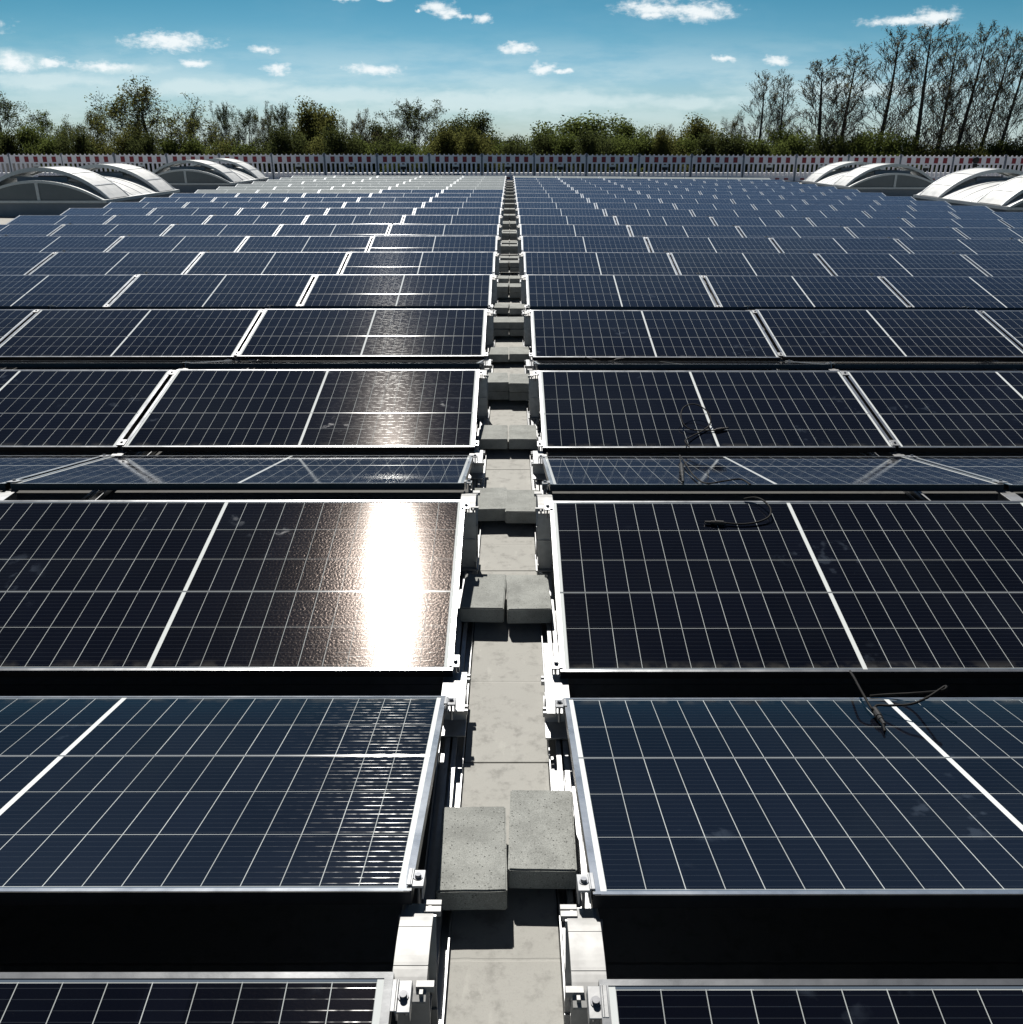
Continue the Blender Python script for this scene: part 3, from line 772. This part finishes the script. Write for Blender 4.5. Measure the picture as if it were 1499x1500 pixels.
# ------------------------------------------------------------------ barrier fence
M['bar_white'] = matte('barrier_plastic', (.78, .75, .80), .45, .12, 8)
M['bar_red'] = matte('reflective_red', (.22, .016, .03), .4, .25, 8)
M['bar_plate'] = matte('plate_white', (.66, .67, .68), .45, .05, 8)
M['bar_post'] = metal('galvanised_post', (.16, .18, .22), .5, .6)
FY = 54.2; FP = 2.96; FH = 1.40
def make_barrier():
    root = empty('barrier_panel')
    hw = FP / 2 - .05
    b = MB(); npk = 11; pit = (2 * hw - .06) / npk
    b.box(-hw, hw, -.02, .02, FH - .10, FH - .04).box(-hw, hw, -.02, .02, FH - .47, FH - .41).box(-hw, hw, -.02, .02, .03, .09).box(-hw, hw, -.02, .02, .24, .30)
    for i in range(npk + 1):
        x = -hw + .03 + i * pit; w = .056 if i not in (0, npk) else .030
        for (z0, z1) in ((.09, .24), (.30, FH - .47), (FH - .41, FH - .10)): b.box(x - w, x + w, -.019, .019, z0 + .0002, z1 - .0002)
        b.prism([(x - w, FH - .0398), (x + w, FH - .0398), (x + w * .4, FH + .03), (x - w * .4, FH + .03)], -.018, .018, 'y')
    b.box(-hw, hw, -.012, .012, FH - .4098, FH - .1002).box(-hw, hw, -.012, .012, .0902, .2398)
    b.build('lattice', M['bar_white'], root)
    for i in range(1, npk, 2):
        x = -hw + .03 + (i + 0.0) * pit + pit / 2 if i > 0 else 0
        if abs(x) > hw - .1: continue
        w = pit / 2 - .012
        r_ = MB().box(x - w, x + w, -.028, -.0205, FH - .40, FH - .112); r_.build('red_reflector', M['bar_red'], root)
        r_ = MB().box(x - w, x + w, -.028, -.0205, .10, .20); r_.build('red_reflector', M['bar_red'], root)
    pl = MB().box(-.20, .20, -.030, -.021, FH - .64, FH - .53); pl.build('maker_plate', M['bar_plate'], root)
    pl = MB().box(-.16, .16, -.026, -.0195, FH - .80, FH - .645); pl.build('hand_grip', M['dark'], root)
    ps = MB(); ps.box(hw + .006, hw + .094, -.03, .03, .02, FH + .07).box(hw - .02, hw + .12, -.032, -.0302, FH - .12, FH + .02)
    ps.build('post', M['bar_post'], root)
    ft = MB(); ft.box(hw - .16, hw + .26, -.45, .45, -.10, .02); ft.build('foot', M['rubber'], root, bevel=.01)
    return root
bp = make_barrier()
nb = 13
for i in range(-nb, nb + 1):
    o = bp if i == -nb else copy_tree(bp)
    x = i * FP - .10
    o.location = (x, FY + random.uniform(-.02, .02), fall(x, FY) + .06 + (.0045 * max(0, x))); o.rotation_euler.z = R(random.uniform(-1.6, 1.6)); o.rotation_euler.x = R(random.uniform(-2.5, 2.5)); o.rotation_euler.y = R(random.uniform(-.35, .35))
    w = 'panel straight behind the lane' if i == 0 else '%s panel %s of the one behind the lane' % (ORD[abs(i)], side(i))
    tag(o, 'red and white barrier fence, ' + w, 'barrier', 'red and white barrier panels along the roof edge')
la = empty('warning_lamp', (26.3, FY - .08, fall(26, FY) + .06 + .118 + FH - .25)); tag(la, 'small black round lamp hung on the barrier fence at the far right', 'lamp')
child(MB().tube([(26.3, FY - .16, la.location.z + .02), (26.3, FY - .06, la.location.z + .02)], .17, 14), 'lamp_head', M['rubber'], la)
child(MB().box(26.2, 26.4, FY - .16, FY - .06, la.location.z - .35, la.location.z - .16), 'battery_box', M['rubber'], la)

# ------------------------------------------------------------------ house at the far left
hs = empty('house', (-46.0, 78, GZ)); tag(hs, 'house with dark pitched roof behind the fence at far left', 'house')
child(MB().box(-53, -39.5, 74, 84, GZ, -2.0), 'wall', matte('house_render', (.30, .28, .26), .8, .1, 1), hs)
mroof = matte('slate_roof', (.020, .022, .026), .6, .3, 3)
rf = child(MB().prism([(73.3, -2.4), (79, 1.05), (84.7, -2.4), (84.5, -2.6), (79, .75), (73.5, -2.6)], -53.5, -41.2, 'x').prism([(-41.2, -2.4), (-41.2, .9), (-39.0, -2.4)], 75.5, 82.5, 'y'), 'roof', mroof, hs)
child(MB().box(-43.6, -43.0, 78, 79, .6, 1.9), 'chimney', matte('chimney_plaster', (.5, .5, .5), .8, .1, 4), hs)
child(MB().box(-50, -48, 73.9, 73.98, -5.5, -4.2), 'window', M['gable'], hs)

# ------------------------------------------------------------------ trees
def bark(name, base):
    m, t, out = new_mat(name); n = t.noise(t.scalevec(obco(t), 1, 1, .2), 9, 4)
    pr(t, out, Base_Color=t.mix(n, base, tuple(x * .55 for x in base)), Roughness=.9, Specular_IOR_Level=.2); return m
M['bark'] = bark('dark_bark', (.065, .058, .052)); M['bark_pale'] = bark('grey_bark', (.075, .068, .060))
def leafmat(name, a, b):
    m, t, out = new_mat(name)
    gi = t.node('ShaderNodeNewGeometry'); rn = gi.outputs['Random Per Island']
    n = t.noise(obco(t), .55, 3)
    c = t.mix(rn, a, b); c = t.mix(t.smooth(n, .35, .65), c, tuple(x * .6 for x in a))
    d = t.node('ShaderNodeBsdfDiffuse'); t.l.new(c, d.inputs[0])
    tr = t.node('ShaderNodeBsdfTranslucent'); t.l.new(t.mix(.5, c, (b[0] * 1.6, b[1] * 1.6, b[2])), tr.inputs[0])
    ms = t.node('ShaderNodeMixShader'); ms.inputs[0].default_value = .5
    t.l.new(d.outputs[0], ms.inputs[1]); t.l.new(tr.outputs[0], ms.inputs[2]); t.l.new(ms.outputs[0], out.inputs[0]); return m
M['leaf_spring'] = leafmat('spring_leaf', (.052, .058, .026), (.112, .118, .048))
M['leaf_dark'] = leafmat('dark_leaf', (.032, .042, .022), (.070, .084, .040))
M['leaf_green'] = leafmat('green_leaf', (.046, .064, .026), (.100, .125, .046))
M['leaf_bud'] = leafmat('bud_leaf', (.075, .072, .052), (.12, .115, .075))

def grow(kind, sd):
    """returns (wood mesh builder, leaf mesh builder); unit tree about 20 m tall"""
    rn = random.Random(sd); wood = MB(); leaf = MB(); twig = MB()
    def rv(): return Vector((rn.gauss(0, 1), rn.gauss(0, 1), rn.gauss(0, 1))).normalized()
    def leafs(p, n, spread, size):
        for _ in range(n):
            c = p + rv() * spread * rn.random() ** .5; a = rv(); b = a.orthogonal().normalized(); w = a.cross(b)
            s = size * rn.uniform(.5, 1.3); ang = rn.random() * 6.28
            u1 = b * math.cos(ang) + w * math.sin(ang); u2 = a.cross(u1)
            k = len(leaf.v); leaf.v += [tuple(c - u1 * s), tuple(c + u2 * s * .55), tuple(c + u1 * s), tuple(c - u2 * s * .55)]; leaf.f.append((k, k + 1, k + 2, k + 3))
    cfg = {'oak': dict(H=17, lim=15, up=.35, lv=4, ratio=.72, ang=.60, leafn=4, ls=.085, sp=.45, clear=.22, stems=3),
           'lace': dict(H=18, lim=18, up=.4, lv=4, ratio=.70, ang=.6, leafn=3, ls=.085, sp=.35, clear=.36, stems=2),
           'dense': dict(H=15, lim=16, up=.45, lv=3, ratio=.66, ang=.7, leafn=40, ls=.125, sp=1.05, clear=.10, stems=2),
           'poplar': dict(H=24, lim=70, up=1.15, lv=3, ratio=.66, ang=.48, leafn=2, ls=.065, sp=.30, clear=.14, stems=1)}[kind]
    def branch(p, d, L, r, lv):
        nseg = 5 if lv > 1 else 3
        pts = [p]; rad = [r]; q = p; dd = d.normalized()
        for i in range(nseg):
            dd = (dd + rv() * (.16 if kind != 'poplar' else .10) + Vector((0, 0, cfg['up'] * .13))).normalized()
            q = q + dd * L / nseg; pts.append(q); rad.append(max(.017 if kind == 'poplar' else .014, r * (1 - .72 * (i + 1) / nseg)))
        tgt = wood if lv >= cfg['lv'] - 1 else twig
        tgt.tube(pts, rad, 5 if lv >= cfg['lv'] else 3, cap=False)
        if lv <= 0:
            leafs(q, cfg['leafn'], cfg['sp'], cfg['ls']); leafs(pts[1], cfg['leafn'] // 2, cfg['sp'], cfg['ls']); return
        nch = {4: 5, 3: 5, 2: 5, 1: 4}.get(lv, 4)
        for j in range(nch):
            f = .30 + .7 * (j + rn.random() * .7) / nch; f = min(f, 1)
            ii = min(int(f * nseg), nseg - 1); fr = f * nseg - ii
            bp_ = pts[ii].lerp(pts[ii + 1], fr); bd = (pts[ii + 1] - pts[ii]).normalized()
            sdv = rv(); sdv = (sdv - bd * sdv.dot(bd)).normalized()
            nd = (bd * math.cos(cfg['ang']) + sdv * math.sin(cfg['ang'] * rn.uniform(.8, 1.5))).normalized()
            branch(bp_, nd, L * cfg['ratio'] * rn.uniform(.65, 1.0) * (1 - .3 * f), rad[ii] * .55, lv - 1)
    H_ = cfg['H']
    if kind == 'poplar':
        lean = Vector((rn.uniform(-.03, .05), rn.uniform(-.03, .03), 1)); pts = []; rad = []
        for i in range(13):
            q = i / 12; pts.append(lean * (H_ * q) + Vector((math.sin(q * 5 + sd) * .25, math.cos(q * 4 + sd) * .25, 0))); rad.append(.24 * (1 - q) ** .8 + .02)
        wood.tube(pts, rad, 7)
        for j in range(cfg['lim']):
            q = cfg['clear'] + (1 - cfg['clear']) * (j / cfg['lim']) ** .9; i = min(int(q * 12), 11); bp_ = pts[i].lerp(pts[i + 1], q * 12 - i)
            a = j * 2.4 + rn.random(); el = rn.uniform(.55, 1.1)
            L = (1.3 + 2.4 * math.sin(math.pi * min(1, (q - cfg['clear']) / (1 - cfg['clear']) * .8 + .22))) * rn.uniform(.7, 1.15)
            branch(bp_, Vector((math.cos(a) * math.cos(el), math.sin(a) * math.cos(el), math.sin(el))), L, .05 * (1.2 - q), 2)
    else:
        for st_ in range(cfg['stems'] if kind != 'dense' else 2):
            a = st_ * 2.1 + rn.random(); bx_ = Vector((math.cos(a) * .3 * st_, math.sin(a) * .3 * st_, 0))
            tp = []; rr = []; hh = H_ * (.62 if st_ else .78); ln = Vector((math.cos(a) * .28 * (st_ > 0), math.sin(a) * .28 * (st_ > 0), 1))
            for i in range(9):
                q = i / 8; tp.append(bx_ + ln * hh * q + Vector((math.sin(q * 4 + sd) * .35, math.cos(q * 3 + sd) * .3, 0))); rr.append(.33 * (1 - q) ** .7 * (.7 if st_ else 1) + .035)
            wood.tube(tp, rr, 8)
            nl_ = cfg['lim'] if st_ == 0 else cfg['lim'] // 2
            for j in range(nl_):
                q = cfg['clear'] + (1 - cfg['clear']) * (j + .5) / nl_; i = min(int(q * 8), 7); bp_ = tp[i].lerp(tp[i + 1], q * 8 - i)
                az = j * 2.4 + rn.random() * .8; el = .25 + .95 * q * rn.uniform(.7, 1.1)
                shape = math.sin(math.pi * min(.97, .25 + .62 * (q - cfg['clear']) / (1 - cfg['clear'])))
                L = H_ * .30 * shape * rn.uniform(.75, 1.1)
                branch(bp_, Vector((math.cos(az) * math.cos(el), math.sin(az) * math.cos(el), math.sin(el))), L, .11 * (1.15 - q), 3 if kind != 'dense' else 2)
    return wood, twig, leaf
TREEP = {}
def tree_proto(kind, leafm, barkm, sd):
    wood, twig, leaf = grow(kind, sd)
    root = empty('poplar' if kind == 'poplar' else 'tree')
    wood.build('trunk', barkm, root, recalc=False, smooth=True)
    k = len(twig.v); n_t = len(twig.f)
    twig.v += leaf.v; twig.f += [tuple(i + k for i in f) for f in leaf.f]
    cr = twig.build('crown', leafm, root, recalc=False)
    cr.data.materials.append(barkm)
    cr.data.polygons.foreach_set('material_index', [1] * n_t + [0] * (len(twig.f) - n_t))
    top = max(v[2] for v in twig.v); wid = sorted(abs(v[0]) for v in twig.v)[int(len(twig.v) * (.96 if kind == 'poplar' else .86))]
    return [root, top, wid, False]
KIND = {'oak1': ('oak', 'leaf_spring', 'bark', 3), 'oak2': ('oak', 'leaf_green', 'bark', 8), 'oak3': ('oak', 'leaf_dark', 'bark', 21),
        'lace1': ('lace', 'leaf_dark', 'bark', 5), 'lace2': ('lace', 'leaf_bud', 'bark', 14),
        'dense1': ('dense', 'leaf_dark', 'bark', 6), 'dense2': ('dense', 'leaf_green', 'bark', 17), 'dense3': ('dense', 'leaf_spring', 'bark', 33),
        'pop1': ('poplar', 'leaf_bud', 'bark', 4), 'pop2': ('poplar', 'leaf_bud', 'bark', 9), 'pop3': ('poplar', 'leaf_bud', 'bark_pale', 12)}
for kk, (a, b, c, d) in KIND.items(): TREEP[kk] = tree_proto(a, M[b], M[c], d)
rt = random.Random(77)
def tree(kk, u, vtop, wpx, D, label, group, lean=0):
    e_ = TREEP[kk]; o = e_[0] if not e_[3] else copy_tree(e_[0]); e_[3] = True
    y = D; a, b = skydir(u, vtop); x = a * D; ztop = 2.0 + b * D
    hz = (ztop - GZ) / e_[1]; sw = (wpx / FPX * D) / e_[2]
    o.location = (x, y, GZ); o.scale = (sw, sw, hz); o.rotation_euler = (0, R(lean), rt.uniform(-.5, .5) + (math.pi if rt.random() > .5 else 0))
    if o.rotation_euler.z > 2: o.rotation_euler.y = -o.rotation_euler.y
    tag(o, label, 'tree', group)
TG = 'trees beyond the fence'; PG = 'tall bare poplars on the right'
for a in [('oak3', -8, 128, 50, 100, 'dark leafy tree cut by the left picture edge'),
          ('oak2', 62, 160, 40, 112, 'low rounded tree above the dark house roof'),
          ('oak1', 125, 146, 36, 108, 'loose light-topped tree just left of the biggest left-hand tree'),
          ('oak1', 207, 108, 66, 98, 'biggest broad tree on the left, thin young leaves, several rising stems'),
          ('oak3', 282, 157, 28, 112, 'small dark tree right of the biggest left-hand tree'),
          ('lace1', 326, 146, 17, 118, 'slim upright tree standing alone above the left undergrowth'),
          ('lace1', 362, 153, 22, 116, 'leftmost of three slim lacy dark trees side by side'),
          ('lace2', 386, 149, 20, 119, 'middle of three slim lacy dark trees side by side'),
          ('lace1', 412, 147, 22, 115, 'rightmost of three slim lacy dark trees side by side'),
          ('dense3', 467, 140, 38, 102, 'yellow-green rounded tree left of the picture middle'),
          ('lace2', 521, 154, 28, 108, 'thin open tree between the yellow-green tree and the dark broad tree'),
          ('lace1', 602, 143, 46, 102, 'broad dark tree with clumped open crown left of the middle gap'),
          ('dense1', 560, 170, 25, 112, 'low dark tree tucked against the broad clumped tree'),
          ('dense1', 690, 157, 32, 104, 'dense pointed dark tree next to the low middle gap'),
          ('dense1', 655, 176, 26, 112, 'low dark round tree left of the dense pointed tree'),
          ('dense1', 742, 193, 30, 118, 'lowest tree in the middle gap straight behind the lane'),
          ('dense2', 800, 188, 26, 112, 'small round tree at the left foot of the wide green tree'),
          ('dense2', 862, 161, 54, 102, 'wide green domed tree right of the middle gap'),
          ('dense2', 916, 168, 27, 108, 'narrower green tree leaning on the wide domed tree'),
          ('lace2', 968, 178, 26, 112, 'thin twiggy tree between two green round ones'),
          ('dense3', 1032, 164, 38, 100, 'round bright green full tree left of the bare poplars'),
          ('lace2', 1078, 156, 18, 118, 'sparse bare sapling behind the round bright green tree')]:
    tree(*a, TG)
for a in [('pop1', 1122, 102, 30, 98, 'shorter poplar, left one of the detached pair', PG, 0), ('pop3', 1150, 97, 28, 100, 'shorter poplar, right one of the detached pair', PG, 1),
          ('pop2', 1216, 78, 44, 96, 'first big poplar right of the detached pair, wide crown', PG, 0),
          ('pop3', 1254, 60, 40, 98, 'second big poplar right of the detached pair, pale twigs', PG, 1),
          ('pop1', 1308, 38, 42, 94, 'third big poplar, thick dark trunk leaning right', PG, 2),
          ('pop2', 1362, 24, 44, 93, 'tallest poplar, fourth right of the detached pair', PG, 3),
          ('pop3', 1396, 30, 34, 95, 'fifth big poplar right of the detached pair, thin trunk', PG, 3),
          ('pop1', 1428, 29, 38, 94, 'sixth big poplar right of the detached pair, leaning right', PG, 4),
          ('pop2', 1462, 34, 34, 95, 'second poplar from the right picture edge', PG, 4),
          ('pop3', 1494, 36, 34, 94, 'poplar cut by the right picture edge', PG, 4)]:
    tree(*a)
# undergrowth: individual bushy trees, low
ug = []
for i in range(46):
    u = -30 + i * 34.6 + rt.uniform(-7, 7)
    if u > 1385 and u < 1440: vt = 204
    elif u > 1380: vt = rt.uniform(192, 200)
    elif 715 < u < 800: vt = rt.uniform(194, 201)
    elif u < 700: vt = rt.uniform(174, 202)
    elif u > 1080: vt = rt.uniform(178, 202)
    else: vt = rt.uniform(180, 202)
    k = rt.choice(['dense1', 'dense1', 'dense1', 'dense2', 'dense3'])
    sh = {'dense1': 'dark', 'dense2': 'mid green', 'dense3': 'light green'}[k]
    tree(k, u, vt, rt.uniform(24, 36), rt.uniform(88, 93), 'low %s bushy tree just above the fence, %d steps from the left edge' % (sh, i + 1) if False else
         'low %s bush over the fence, %s' % (sh, ('%s from the left edge' % ORD[i + 1]) if i < 22 else ('%s from the right edge' % ORD[46 - i]) if i > 23 else ('just left of the lane line' if i == 22 else 'just right of the lane line')),
         'low bushes behind the fence')
